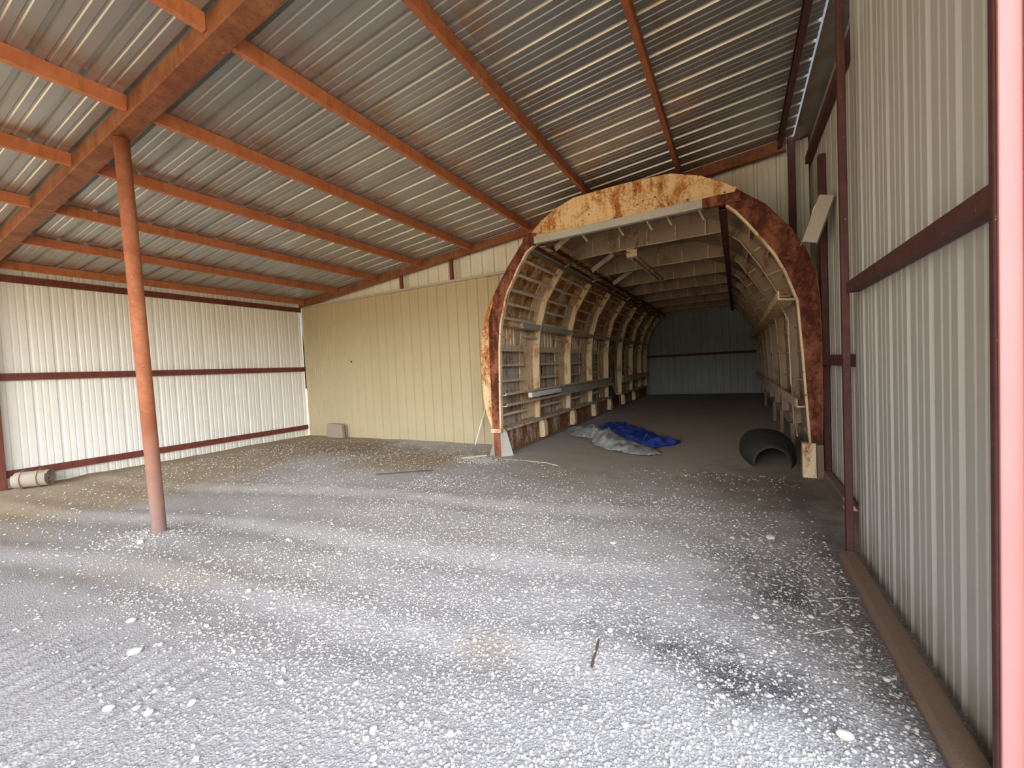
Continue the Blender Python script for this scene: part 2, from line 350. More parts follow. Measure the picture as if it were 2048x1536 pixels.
# ------------------------------------------------------------------ roof and walls
mb = MB()
sl = Vector((1, 0, PS)).normalized(); nn = Vector((-PS, 0, 1)).normalized()
xr = .775
L = lambda x: x / sl.x
sheet(mb, (0, 0, P0 + .13), (0, 1, 0), sl, nn, -3.6, 7.60, L(-10.75), L(xr))  # front eave lengthened out of view to shade the near floor
sheet(mb, (0, 0, P0 + .13), (0, 1, 0), sl, nn, 7.60, 21.3, L(-5.0), L(xr))
thick(mb.build('ceiling', 'roof', kind='structure'))
mb = MB(); sheet(mb, (XL - .03, 0, 0), (0, 1, 0), (0, 0, 1), (-1, 0, 0), 1.80, 7.385, -.03, 3.60, h=.02)
thick(mb.build('wall_left', 'cream', kind='structure'))
mb = MB(); sheet(mb, (0, YB + .01, 0), (1, 0, 0), (0, 0, 1), (0, -1, 0), XL + .02, -4.12, lambda t: -.03, lambda t: 3.47 + .012 * math.sin(t * 9) + .01 * math.sin(t * 23), pitch=.265, h=.022)
ARC = [(-4.12, 1.0), (-4.12, 2.0), (-3.95, 2.62), (-3.62, 3.14), (-3.15, 3.72), (-2.55, 4.16), (-2.2, 4.26), (-.7, 4.24), (-.05, 3.95), (.2, 3.72), (.42, 3.54), (.68, 3.2), (.86, 2.9), (.97, 2.2), (.99, 0)]
def arcz(x):
    for (a, za), (b, zb) in zip(ARC[:-1], ARC[1:]):
        if a <= x <= b and b > a: return za + (zb - za) * (x - a) / (b - a)
    return 0
sheet(mb, (0, YB + .01, 0), (1, 0, 0), (0, 0, 1), (0, -1, 0), -4.12, -3.36, lambda t: min(arcz(t), 3.47), lambda t: 3.47, pitch=.265, h=.022)
thick(mb.build('wall_back', 'beige', kind='structure'))
mb = MB(); sheet(mb, (0, YB + .10, 0), (1, 0, 0), (0, 0, 1), (0, 1, 0), XL + .1, .98, lambda t: min(RF(t) + .0, max(3.40, arcz(t) + .02)) if t < -3.36 else min(RF(t), arcz(t) + .02), lambda t: RF(t) - .005)
thick(mb.build('wall_gable', 'white', kind='structure'))
mb = MB()
XR = 1.02
sheet(mb, (XR, 0, 0), (0, 1, 0), (0, 0, 1), (1, 0, 0), 4.0, 8.46, -.03, 4.72, h=.018, m=.004)
sheet(mb, (XR, 0, 0), (0, 1, 0), (0, 0, 1), (1, 0, 0), 8.46, 8.58, -.03, 3.2, h=.018, m=.004)
sheet(mb, (XR, 0, 0), (0, 1, 0), (0, 0, 1), (1, 0, 0), 8.58, 21.0, -.03, 4.72, h=.018, m=.004)
thick(mb.build('wall_right', 'grey', kind='structure'))
mb = MB(); sheet(mb, (.80, 0, 0), (0, 1, 0), (0, 0, 1), (1, 0, 0), 1.90, 4.03, -.03, 4.66, h=.018, m=.004)
thick(mb.build('wall_right_front', 'grey', kind='structure'))
mb = MB(); sheet(mb, (0, 20.93, 0), (1, 0, 0), (0, 0, 1), (0, 1, 0), -5.0, 1.02, -.03, lambda t: RF(t) - .005)
thick(mb.build('wall_rear', 'rear', kind='structure'))
mb = MB(); sheet(mb, (-4.98, 0, 0), (0, 1, 0), (0, 0, 1), (-1, 0, 0), 7.5, 20.9, -.03, RF(-4.98) - .005)
thick(mb.build('wall_lane', 'cream', kind='structure'))
mb = MB(); mb.prism([(0, 0), (.045, 0), (.045, .008), (.008, .008), (.008, .05), (0, .05)], (XL + .05, YB - .05, 3.468), (-3.36, YB - .05, 3.468), (0, 1, 0), (0, 0, 1))
mb.build('trim_1', 'flash', kind='structure')
mb = MB(); mb.prism([(.792, 4.66), (1.06, 4.74), (1.06, 4.64), (1.055, 4.64), (1.055, 4.733), (.792, 4.655)], (0, -3.6, 0), (0, 21.2, 0), (1, 0, 0), (0, 0, 1)); mb.build('trim_2', 'roof', kind='structure')  # added cap blocks sky light over the wall, leaving a thin bright slit
mb = MB(); mb.box(.80, 1.03, 4.03, 4.05, -.02, 4.62); mb.build('trim_3', 'grey', kind='structure')

# ------------------------------------------------------------------ steel frame
names = ['eave purlin along the top of the cream left wall', 'first roof purlin in from the cream left wall', 'second roof purlin in from the cream left wall', 'third roof purlin in from the cream left wall',
         'fourth roof purlin in from the left wall', 'fifth purlin from the left, reaching the left shoulder of the shell', 'sixth purlin from the left, ending above the left part of the rusty shell',
         'thin purlin ending above the top of the rusty shell']
XP = [-10.1295 + 1.3501 * i for i in range(8)]
CS = [(0, 0), (0, .125), (-.055, .125), (-.055, .105), (-.049, .105), (-.049, .119), (-.006, .119), (-.006, .006), (-.049, .006), (-.049, .02), (-.055, .02), (-.055, 0)]
def purlin(x, y0, y1, mat, lab, grp):
    mb = MB(); sk = random.uniform(-.004, .004)
    mb.prism(CS, (x, y0, PL(x) + sk), (x, y1, PL(x) - sk), (1, 0, 0), (0, 0, 1))
    return mb.build('roof_purlin', mat, label=lab, cat='purlin', group=grp)
for i, x in enumerate(XP):
    purlin(x, 1.955, 7.255, 'purlin' if i < 6 else 'red', 'rust red ' + names[i], 'roof purlins behind the main rafter')
    if 1 <= i <= 6:
        w_ = ['', 'lowest short', 'second short', 'third short', 'fourth short', 'topmost short', 'out of view short'][i]
        if i < 6: purlin(x, -3.5, 1.765, 'purlin', '%s orange red purlin piece on the camera side of the main rafter' % w_, 'roof purlins in front of the main rafter')
purlin(.64, -3.5, 7.255, 'maroon', 'dark steel purlin along the bright high edge of the roof at right', None)
def rafter(y0, y1, x0, x1, dz0, dz1, mat, lab, name='rafter'):
    mb = MB()
    mb.add([(x, y, PL(x) + dz) for x in (x0, x1) for y, dz in ((y0, dz0), (y1, dz0), (y1, dz1), (y0, dz1))], [(0, 1, 2, 3), (4, 7, 6, 5), (0, 4, 5, 1), (1, 5, 6, 2), (2, 6, 7, 3), (3, 7, 4, 0)])
    return mb.build(name, mat, bevel=.008, label=lab, cat='rafter')
rafter(1.775, 1.945, -10.5, .70, -.03, .125, 'rafter', 'thick rusty main rafter crossing the roof above the round pipe post')
rafter(7.265, 7.365, -10.40, .70, -.035, .125, 'rafter', 'rusty sloping rafter along the top of the tan back wall')
def post(name, A, B, r, mat, lab, grp=None):
    mb = MB(); mb.tube(A, B, r, 28); return mb.build(name, mat, smooth=True, label=lab, cat='post', group=grp)
o = post('pipe_post', (-5.30, 1.97, -.05), (-5.17, 1.865, PL(-5.17) - .038), .062, 'pipe', 'round rusty pipe post standing in the gravel under the main rafter')
def sq(name, x0, x1, y0, y1, z0, z1, mat, lab, cat='post', grp=None, bevel=.006):
    mb = MB(); mb.box(x0, x1, y0, y1, z0, z1); return mb.build(name, mat, bevel=bevel, label=lab, cat=cat, group=grp)
sq('corner_post', XL + .0, XL + .12, 1.82, 1.935, -.05, 3.42, 'girt', 'dark red steel post at the far left end of the cream wall')
for z, lab in ((3.423, 'dark red top girt across the cream left wall, just under the eave'), (1.818, 'dark red middle girt across the cream left wall'), (.235, 'dark red bottom girt low on the cream left wall near the ground')):
    mb = MB(); a = .058; z1 = z - (.015 if z < 1 else 0)
    mb.prism([(0, -a), (.075, -a), (.075, -a + .02), (.07, -a + .02), (.07, -a + .006), (.006, -a + .006), (.006, a - .006), (.07, a - .006), (.07, a - .02), (.075, a - .02), (.075, a), (0, a)],
             (XL + .05, 1.94, z), (XL + .05, 7.34, z), (-.6, 0, 0), (0, 0, 1))
    mb.build('wall_girt', 'girt', label=lab, cat='girt', group='girts on the left wall')
for i, x in enumerate((-6.74, -5.31)):
    sq('gable_stub', x - .035, x + .035, 7.30, 7.36, 3.52, PL(x) - .041, 'girt', ['short red stub post above the tan wall, left one of two', 'short red stub post above the tan wall, right one, nearer the rusty shell'][i], 'post', 'stub posts above the tan wall')
# right side
def sq2(*a, **k): return sq(*a, **k)
sq('door_post', .69, .735, 3.87, 3.93, -.03, 4.5, 'maroon', 'tall maroon square post halfway along the right wall')
t = empty('door_jamb', (.75, 1.87, 0), 'pink red steel jamb in daylight at the right edge of the photo', 'jamb')
mb = MB(); mb.box(.712, .765, 1.845, 1.858, -.02, 4.5); mb.build('front_plate', 'jamb', t, bevel=.004)
mb = MB(); mb.box(.769, .776, 1.83, 1.90, -.02, 4.5); mb.build('edge_strip', 'pvc', t, label='white edge strip')
mb = MB(); mb.box(.778, .88, 1.82, 1.90, -.02, 4.5); mb.build('outer_angle', 'flange', t)
sq('door_post', .708, .765, 1.861, 1.897, .0, 4.5, 'maroon', 'dark maroon post against the pink jamb at the right edge')
mb = MB(); mb.box(.715, .79, 1.90, 3.865, 1.985, 2.065); mb.build('wall_girt', 'maroon', bevel=.005, label='maroon girt crossing the near right wall panel at head height', cat='girt')
mb = MB(); mb.prism([(-.075, 0), (.05, 0), (.05, .045), (.03, .085), (.015, .085), (-.05, .075), (-.075, .05)], (.72, 1.9, -.01), (.71, 3.85, -.005), (1, 0, 0), (0, 0, 1))
mb.build('ground_rail', 'wood', bevel=.005, label='dusty brown rail on the ground along the near right wall', cat='rail')
mb = MB(); mb.prism([(0, 0), (.08, 0), (.08, .09), (.01, .09), (0, .07)], (.90, 4.05, .0), (.92, 7.2, .0), (1, 0, 0), (0, 0, 1))
mb.build('ground_rail', 'wood', bevel=.005, label='dark rail on the ground of the right wall beyond the maroon post', cat='rail')
mb = MB(); mb.prism([(0, 0), (.08, 0), (.08, .01), (.01, .01), (.01, .105), (.08, .105), (.08, .115), (0, .115)], (.93, 4.1, 1.42), (.93, 6.35, 1.42), (1, 0, 0), (0, 0, 1))
mb.build('wall_girt', 'maroon', label='dark girt at eye height on the right wall, beside the rusty shell', cat='girt')
mb = MB(); mb.box(.94, 1.01, 4.1, 12.0, 4.30, 4.40); mb.build('wall_girt', 'maroon', label='dark upper girt slanting away high on the right wall', cat='girt')
sq('wall_column', .94, 1.01, 6.42, 6.52, -.03, 4.0, 'maroon', 'dark column standing between the rusty shell and the right wall')
sq('wall_column', .715, .80, 7.26, 7.36, 2.9, PL(.75) + .12, 'maroon', 'dark column under the high corner of the roof, above the shell')
t = empty('bent_flashing', (.9, 5.9, 2.8), 'putty coloured bent metal flashing leaning between the shell and the right wall', 'flashing')
mb = MB(); A = Vector((.775, 5.9, 2.83)); B = Vector((.945, 5.9, 3.32)); d = (B - A).normalized(); u = Vector((d.z, 0, -d.x)); vv = Vector((0, 1, 0))
A2 = A; mb.prism([(-.07, 0), (.045, -.02), (.06, .03), (.075, .03), (.055, -.035), (-.07, -.015)], A, B, u, vv); mb.build('face_sheet', 'flash', t)
mb = MB(); mb.prism([(-.085, -.01), (-.07, -.01), (-.07, .22), (-.085, .22)], A, B, u, vv); mb.build('side_sheet', 'flash', t)

# far wall girt
mb = MB(); mb.box(-4.9, .95, 20.84, 20.91, 1.76, 1.87); mb.build('wall_girt', 'maroon', label='dark girt across the far wall seen through the shell', cat='girt')

# ------------------------------------------------------------------ the rusty shell
Y0 = 6.37; Y1 = 20.2
FY = [6.46, 8.1, 9.97, 11.75, 13.5, 15.3, 17.1, 18.8, 20.1]
I = [(-3.74, .45), (-3.70, 1.2), (-3.68, 1.9), (-3.63, 2.33), (-3.45, 2.92), (-3.06, 3.50), (-2.85, 3.66), (-2.2, 3.69), (-1.5, 3.71), (-.7, 3.71), (-.15, 3.71), (.09, 3.5), (.36, 3.06), (.57, 2.64), (.70, 2.24), (.75, 1.49), (.78, .45)]
K = [(-3.88, .45), (-3.89, 1.2), (-3.87, 1.9), (-3.79, 2.38), (-3.58, 3.0), (-3.15, 3.64), (-2.9, 3.84), (-2.3, 4.11), (-1.5, 4.15), (-.7, 4.12), (-.15, 3.88), (.16, 3.64), (.56, 3.14), (.80, 2.66), (.85, 2.26), (.87, 1.49), (.89, .45)]
ring = empty('fuselage_shell', (-1.5, 6.37, 0), 'long rusty cream metal tunnel shell, like an aircraft fuselage, standing on the floor', 'fuselage')
def sub(lst, a, b): return lst[a:b]
def off(lst, d):  # move outward from centre (-1.45, 1.8)
    out = []
    for x, z in lst:
        v = Vector((x + 1.45, (z - 1.8) * 1.1)); v.normalize(); out.append((x + v.x * d, z + v.y * d))
    return out
# skins
def skin(a, b, y0, y1, name, mat, lo=None):
    mb = MB(); q = K[a:b]
    if lo: q = lo
    mb.strip(off(q, .02), q, y0, y1); return mb.build(name, mat, ring)
GAP = (13.62, 15.05)
lower = [(-3.88, .45), (-3.89, 1.2), (-3.87, 1.9), (-3.80, 2.33)]
skin(0, 0, Y0 + .05, GAP[0], 'side_skin', 'skin2', lower); skin(0, 0, GAP[1], Y1, 'side_skin', 'skin2', lower)
skin(0, 0, Y0 + .05, Y1, 'upper_skin', 'skin', [(-3.80, 2.33), (-3.58, 3.0), (-3.15, 3.64), (-2.9, 3.84)])
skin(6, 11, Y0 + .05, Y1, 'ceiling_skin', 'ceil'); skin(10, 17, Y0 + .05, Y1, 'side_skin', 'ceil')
OUT = [(-3.9, .49), (-4.0, .75), (-4.05, 1.05), (-4.075, 1.5), (-4.06, 1.92), (-4.00, 2.27), (-3.88, 2.62), (-3.74, 2.86), (-3.56, 3.11), (-3.33, 3.42), (-3.03, 3.73), (-2.75, 3.95), (-2.51, 4.09), (-2.19, 4.19), (-1.8, 4.205), (-1.39, 4.215), (-.76, 4.19), (-.38, 4.06), (-.08, 3.89), (.15, 3.69), (.37, 3.51), (.63, 3.16), (.78, 2.88), (.88, 2.59), (.915, 2.22), (.925, 1.6), (.925, .98), (.91, .35)]
mb = MB(); mb.strip(off(OUT, .012), OUT, Y0 + .02, GAP[0]); mb.build('outer_skin', 'face', ring)
mb = MB(); mb.strip(off(OUT[6:], .012), OUT[6:], GAP[0], GAP[1]); mb.build('outer_skin', 'face', ring)
mb = MB(); mb.strip(off(OUT, .012), OUT, GAP[1], Y1); mb.build('outer_skin', 'face', ring)
mb = MB(); vs_ = [(-3.862, 8.42 + .13 * math.cos(a_), 1.52 + .20 * math.sin(a_)) for a_ in [2 * math.pi * i / 24 for i in range(24)]]; mb.add(vs_ + [(x + .012, y, z) for x, y, z in vs_], [tuple(range(24)), tuple(range(24, 48))] + [(i, (i + 1) % 24, 24 + (i + 1) % 24, 24 + i) for i in range(24)]); mb.build('hole_disc', 'cover', ring, label='dark disc for an oval hole in the left side')  # flat dark disc stands in for the darkness of an open hole
# front plates
mb = MB(); fo = [(-3.88, .49), (-3.87, 1.2), (-3.865, 1.9), (-3.845, 2.44), (-3.68, 2.93), (-3.40, 3.32), (-3.08, 3.70), (-2.95, 3.78)]; fi = [(-3.745, .49), (-3.72, 1.2), (-3.69, 1.9), (-3.64, 2.36), (-3.49, 2.86), (-3.22, 3.30), (-3.07, 3.50), (-2.88, 3.62)]
mb.strip(fo, fi, Y0 - .03, Y0 + .05); mb.build('end_flange', 'flange', ring, label='dark red brown left end flange')
mb = MB(); e = [(a + .035, b - .012) for a, b in fi]; mb.strip(fi, e, Y0 - .015, Y0 + .06); mb.build('edge_angle', 'plate', ring, label='cream inner edge strip')
mb = MB(); cr_ = OUT[:8]; ci = [(-3.88, .49), (-3.875, .75), (-3.87, 1.05), (-3.87, 1.5), (-3.865, 1.92), (-3.85, 2.27), (-3.80, 2.60), (-3.735, 2.83)]
mb.strip(cr_, ci, Y0 - .008, Y0 + .02); mb.build('side_crescent', 'face2', ring, label='cream crescent plate eaten by orange rust')
mb = MB(); co = OUT[10:20]; 
def ch(x): return 3.70 - (x + 3.03) * .004
ci = [(-2.98, 3.70), (-2.72, 3.705), (-2.48, 3.71), (-2.19, 3.71), (-1.8, 3.715), (-1.39, 3.72), (-.76, 3.73), (-.38, 3.735), (-.08, 3.74), (.12, 3.68)]
mb.strip(co, ci, Y0 - .012, Y0 + .02); mb.build('top_crescent', 'face', ring, label='cream top plate with rust runs')
mb = MB(); mb.prism([(0, 0), (.012, 0), (.012, .012), (-.0, .02)], (-2.95, Y0 - .02, 3.755), (.05, Y0 - .02, 3.79), (0, 1, 0), (0, 0, 1)); mb.build('seam_strip', 'face', ring)
mb = MB(); mb.prism([(-.05, 0), (.03, 0), (.03, .01), (-.035, .012), (-.035, .098), (.03, .10), (.03, .115), (-.05, .115)], (-2.88, Y0 - .02, 3.588), (-.36, Y0 - .02, 3.608), (0, 1, 0), (0, 0, 1))
mb.build('cross_rail', 'alu', ring, label='dull grey rail under the top plate')
mb = MB(); mb.box(-.36, .10, Y0 - .06, Y0 + .03, 3.60, 3.73); mb.build('cross_rail', 'flange', ring, label='brown end piece of the cross rail')
mb = MB(); mb.plate([(-3.12, 3.60), (-2.86, 3.56), (-2.86, 3.76), (-2.98, 3.79), (-3.08, 3.72)], (0, Y0 - .035, 0), (1, 0, 0), (0, 0, 1), (0, -1, 0), .02); mb.build('corner_gusset', 'flange', ring)
mb = MB(); fo = [(.05, 3.78), (.15, 3.69), (.37, 3.51), (.63, 3.16), (.78, 2.88), (.88, 2.59), (.915, 2.22), (.925, 1.6), (.925, .98), (.91, .42)]
fi = [(-.06, 3.60), (.04, 3.50), (.16, 3.34), (.36, 3.04), (.47, 2.86), (.58, 2.62), (.70, 2.24), (.74, 1.6), (.77, .98), (.80, .42)]
mb.strip(fo, fi, Y0 - .03, Y0 + .05); mb.build('end_flange', 'flange', ring, label='rust brown right end flange')
mb = MB(); e = [(a - .022, b - .012) for a, b in fi]; mb.strip(fi, e, Y0 - .015, Y0 + .06); mb.build('edge_angle', 'plate', ring)
# frames
for k_, y in enumerate(FY):
    if k_ == 0: continue
    mb = MB(); mb.strip(K[:7], I[:7], y, y + .018); mb.build('frame_web', 'plate', ring)
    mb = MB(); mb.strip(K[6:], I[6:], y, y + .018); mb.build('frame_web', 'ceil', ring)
    mb = MB(); cap = off(I, .014); mb.strip(cap, I, y - .035, y + .02); mb.build('frame_lip', 'rib', ring)
    if k_ < 6:
        for x in (-2.45, -1.95, -1.45, -.95, -.45):
            x_ = x + .05 * math.sin(k_ * 3 + x); mb = MB(); mb.box(x_ - .012, x_ + .012, y - .035, y, 3.72, 3.98); mb.build('web_stiffener', 'rib', ring)
        for a_, b_ in (((.25, 3.28), (.40, 3.36)), ((.46, 2.88), (.66, 2.94)), ((.62, 2.52), (.80, 2.5)), ((.02, 3.6), (.08, 3.7))):
            mb = MB(); mb.beam((a_[0], y - .02, a_[1]), (b_[0], y - .02, b_[1]), .03, .025); mb.build('web_stiffener', 'rib', ring)
# splice plates and stringers
lv = [(-3.885, .72, 0), (-3.885, 1.34, 0), (-3.88, 1.63, 0), (-3.87, 1.91, 0), (-3.83, 2.19, 0)]
up = []
path = [(-3.79, 2.38), (-3.58, 3.0), (-3.15, 3.64), (-2.9, 3.84)]
def along(path, s_):
    for a, b in zip(path[:-1], path[1:]):
        a = Vector(a); b = Vector(b); L_ = (b - a).length
        if s_ <= L_: d = (b - a) / L_; q = a + d * s_; return q, Vector((d.y, -d.x))
        s_ -= L_
    return b, Vector((d.y, -d.x)) if False else Vector((1, 0))
bays = [(FY[i], FY[i + 1]) for i in range(8)]
for x, z, _ in lv:
    for a, b in bays:
        if a == 13.5: continue
        mb = MB()
        y1 = b - (.62 if z > 1 else .5); y0 = a + (.03)
        if z == 2.19: y0 = b - .62; y1 = b - .05
        mb.prism([(0, 0), (.12, 0), (.12, -.045), (.11, -.045), (.11, -.01), (0, -.01)], (x, y0, z + .02), (x, y1, z + .02), (1, 0, 0), (0, 0, 1))
        mb.build('stringer', 'string', ring)
for s_ in (.16, .42, .70, .98, 1.24, 1.5):
    q, nrm = along(path, s_)
    tv = Vector((-nrm.y, nrm.x))
    for a, b in bays:
        mb = MB()
        y1 = b - (.35 if s_ < .9 else .12)
        U = Vector((nrm.x, 0, nrm.y)); V = Vector((tv.x, 0, tv.y))
        mb.prism([(0, 0), (.13, 0), (.13, -.05), (.12, -.05), (.12, -.01), (0, -.01)], (q.x, a + .03, q.y), (q.x, y1, q.y), U, V)
        mb.build('shoulder_stringer', 'string', ring)
for i, (a, b) in enumerate(bays):
    if a != 13.5:
        mb = MB(); mb.prism([(-3.872, .52), (-3.855, .52), (-3.868, 1.3), (-3.85, 1.9), (-3.79, 2.3), (-3.805, 2.3), (-3.87, 1.9), (-3.885, 1.3)], (0, b - .62, 0), (0, b - .005, 0), (1, 0, 0), (0, 0, 1))
        mb.build('splice_plate', 'plate', ring)
    mb = MB(); pts = [along(path, s_) for s_ in (.02, .35, .6, .8, 1.1)]
    inn = [(q.x + nr.x * .014, q.y + nr.y * .014) for q, nr in pts]; ou = [(q.x + nr.x * .002, q.y + nr.y * .002) for q, nr in pts]
    mb.strip(ou, inn, b - .42, b - .005); mb.build('splice_plate', 'plate', ring)
for i, (a, b) in enumerate(bays[:4]):
    mb = MB(); y0 = a + .12; y1 = b - .85
    mb.box(-3.86, -3.80, y0, y1, 1.97, 2.36)
    for q in range(5):
        yy = y0 + (y1 - y0) * (q + .2) / 5; mb.box(-3.80, -3.78, yy, yy + .03, 1.98, 2.35)
    mb.build('vent_box', 'plate', ring)
    mb = MB(); mb.box(-3.86, -3.74, y0 - .05, y1 + .05, 1.93, 1.955); mb.box(-3.76, -3.745, y0 - .05, y1 + .05, 1.955, 2.0); mb.build('vent_tray', 'string', ring)
# rails
def cut(y0, y1): return [(y0, GAP[0]), (GAP[1], y1)]
mb = MB(); mb.prism([(-.19, 0), (.01, 0), (.01, .012), (.0, .012), (.0, .10), (.01, .10), (.01, .112), (-.19, .112)], (-3.63, 7.25, 2.33), (-3.63, 9.95, 2.33), (1, 0, 0), (0, 0, 1)); mb.build('shelf_rail', 'alu', ring, label='dull grey rail high on the left side')
mb = MB(); mb.prism([(-.19, 0), (-.0, 0), (.0, .015), (-.02, .02), (-.02, .08), (0, .085), (.0, .10), (-.19, .10)], (-3.65, 6.45, 2.34), (-3.65, 7.24, 2.34), (1, 0, 0), (0, 0, 1)); mb.build('shelf_rail', 'plate', ring)
mb = MB(); mb.prism([(-.19, 0), (.01, 0), (.01, .10), (0, .10), (0, .012), (-.19, .012)], (-3.65, 9.98, 2.33), (-3.65, 20.1, 2.33), (1, 0, 0), (0, 0, 1)); mb.build('shelf_rail', 'rib', ring)
for y0, y1, m_ in ((6.45, 11.2, 'string'), (11.2, 13.7, 'string'), (15.2, 20.1, 'string')):
    mb = MB(); mb.prism([(-.24, .17), (.04, .17), (.06, .21), (.045, .215), (.03, .185), (-.24, .185)], (-3.68, y0, .91), (-3.68, y1, .91), (1, 0, 0), (0, 0, 1))
    mb.prism([(-.2, -.03), (.05, -.03), (.075, .02), (.06, .02), (.045, -.015), (-.2, -.015)], (-3.68, y0, .91), (-3.68, y1, .91), (1, 0, 0), (0, 0, 1))
    mb.build('tray_lip', m_, ring); mb = MB()
    mb.prism([(-.02, -.02), (-.005, -.02), (-.005, .17), (-.02, .17)], (-3.68, max(8.9, y0), .91), (-3.68, y1, .91), (1, 0, 0), (0, 0, 1))
    mb.build('cable_tray', 'alu' if y0 < 12 else m_, ring)
mb = MB(); mb.box(-3.64, -3.55, 7.35, 8.9, .97, 1.07); mb.build('light_fixture', 'lamp', ring, bevel=.012, label='white tube fixture on the lower left rail')
for y0, y1 in ((6.42, GAP[0]), (GAP[1], 20.15)):
    mb = MB(); mb.prism([(-.2, 0), (.03, 0), (.03, .035), (.015, .045), (-.2, .05)], (-3.70, y0, .44), (-3.70, y1, .44), (1, 0, 0), (0, 0, 1)); mb.build('sill_rail', 'rib', ring)
ks = [(6.55, 8.15), (8.2, 9.95), (10.0, 11.75), (11.8, 13.6), (15.1, 17.1), (17.15, 20.1)]
for y0, y1 in ks:
    mb = MB(); mb.box(-3.80, -3.78, y0, y1, .0, .44); mb.build('kick_panel', 'kick', ring)
for y in (8.1, 9.97, 11.75, 13.45, 15.3, 17.1):
    mb = MB(); mb.prism([(-3.78, .06), (-3.66, .06), (-3.64, .12), (-3.65, .36), (-3.68, .43), (-3.78, .43)], (0, y - .02, 0), (0, y + .18, 0), (1, 0, 0), (0, 0, 1)); mb.build('foot_bracket', 'plate', ring, bevel=.02)
for y0, y1, x in ((6.5, 13.6, -3.77), (15.1, 20.1, -3.77)):
    mb = MB(); mb.prism([(0, 0), (.05, 0), (.05, .02), (.02, .045), (0, .045)], (x, y0, 0), (x, y1, 0), (1, 0, 0), (0, 0, 1)); mb.build('base_angle', 'wood', ring)
# front feet
mb = MB(); mb.plate([(-3.86, .0), (-3.72, .0), (-3.74, .43), (-3.86, .43)], (0, Y0 - .03, 0), (1, 0, 0), (0, 0, 1), (0, 1, 0), .03); mb.build('front_foot', 'flange', ring, label='brown front foot plate')
mb = MB(); mb.add([(-3.72, 6.34, 0), (-3.56, 6.50, 0), (-3.66, 6.46, .44), (-3.74, 6.36, .44), (-3.75, 6.37, 0), (-3.60, 6.53, 0), (-3.69, 6.49, .44), (-3.77, 6.39, .44)], [(0, 1, 2, 3), (4, 7, 6, 5), (0, 4, 5, 1), (1, 5, 6, 2), (2, 6, 7, 3), (3, 7, 4, 0)]); mb.build('front_foot', 'alu', ring, label='pale grey concrete coloured front foot')
mb = MB(); mb.box(-3.90, -3.70, Y0 - .05, Y0 + .06, .43, .50); mb.build('foot_cap', 'plate', ring)
mb = MB(); mb.plate([(-3.99, 0), (-3.86, 0), (-3.86, .36)], (0, Y0 + .0, 0), (1, 0, 0), (0, 0, 1), (0, 1, 0), .02); mb.build('foot_brace', 'block', ring)
mb = MB(); mb.box(.70, .84, Y0 - .06, Y0 + .06, 0, .44); mb.build('front_foot', 'plate', ring, label='cream rusty right front foot')
mb = MB(); mb.box(.85, .92, Y0 - .04, Y0 + .04, 0, .42); mb.build('front_foot', 'wood', ring)
# longitudinal corner beams
for A, B, m_ in (((-3.02, 6.45, 3.56), (-3.02, 20.0, 3.56), 'wood'), ((-2.80, 6.45, 3.61), (-2.80, 20.0, 3.61), 'kick'), ((-.12, 6.45, 3.62), (-.12, 20.0, 3.62), 'maroon')):
    mb = MB(); mb.prism([(-.05, -.055), (.05, -.055), (.05, -.045), (-.04, -.045), (-.04, .045), (.05, .045), (.05, .055), (-.05, .055)], A, B, (1, 0, 0), (0, 0, 1)); mb.build('corner_beam', m_, ring)
# ceiling fins and cross strips
for j, x in enumerate((-2.0, -1.5, -1.0)):
    for a, b in bays:
        mb = MB(); mb.prism([(0, 0), (.035, 0), (.035, -.006), (.006, -.006), (.006, -.05), (0, -.05)], (x + .04 * ((int(a * 10)) % 3), a + .02, 4.14), (x + .04 * ((int(a * 10)) % 3), b - .02, 4.14), (1, 0, 0), (0, 0, 1))
        mb.build('ceiling_stringer', 'rib', ring)
for j, (x, y) in enumerate(((-2.3, 6.75), (-1.7, 6.8), (-1.25, 6.8), (-.95, 6.75), (-.5, 6.8))):
    mb = MB(); mb.beam((x, y - .15, 3.90), (x + .12, y + .2, 3.66), .03, .03); mb.build('hanger_bracket', 'rib', ring)
# diagonal gussets at upper left
for y in (6.9, 9.0, 10.8):
    mb = MB(); mb.beam((-2.75, y, 3.62), (-2.2, y - .25, 3.84), .02, .10); mb.build('corner_strut', 'rib', ring)
# right side stringers, struts and rails
pr = [(.16, 3.64), (.56, 3.14), (.80, 2.66), (.85, 2.26)]
for s_ in (.15, .55, .95, 1.35):
    q, nrm = along(pr, s_); nrm = -nrm if nrm.x > 0 else nrm
    U = Vector((nrm.x, 0, nrm.y)); V = Vector((-nrm.y, 0, nrm.x))
    for a, b in bays:
        mb = MB(); mb.prism([(0, 0), (.06, 0), (.06, .03), (.054, .03), (.054, .006), (0, .006)], (q.x, a + .03, q.y), (q.x, b - .06, q.y), U, V)
        mb.build('right_stringer', 'rib', ring)
for i, z in enumerate((1.18, 1.60, 1.98)):
    for a, b in bays:
        mb = MB(); mb.prism([(0, 0), (-.05, 0), (-.05, .02), (0, .02)], (.875, a + .03, z), (.875, b - .06, z), (1, 0, 0), (0, 0, 1))
        mb.build('side_stringer', 'rib', ring)
mb = MB(); mb.prism([(-.10, 0), (.10, -.02), (.10, .0), (-.08, .02), (-.08, .12), (-.10, .12)], (.62, 6.9, 2.33), (.62, 20.0, 2.33), (1, 0, 0), (0, 0, 1)); mb.build('shelf_rail', 'plate', ring, label='pale rail high on the right side')
mb = MB(); mb.prism([(-.06, 0), (.14, -.0), (.14, .02), (-.04, .02), (-.04, .12), (-.06, .12)], (.73, 6.6, .86), (.73, 20.0, .86), (1, 0, 0), (0, 0, 1)); mb.build('cable_tray', 'rib', ring)
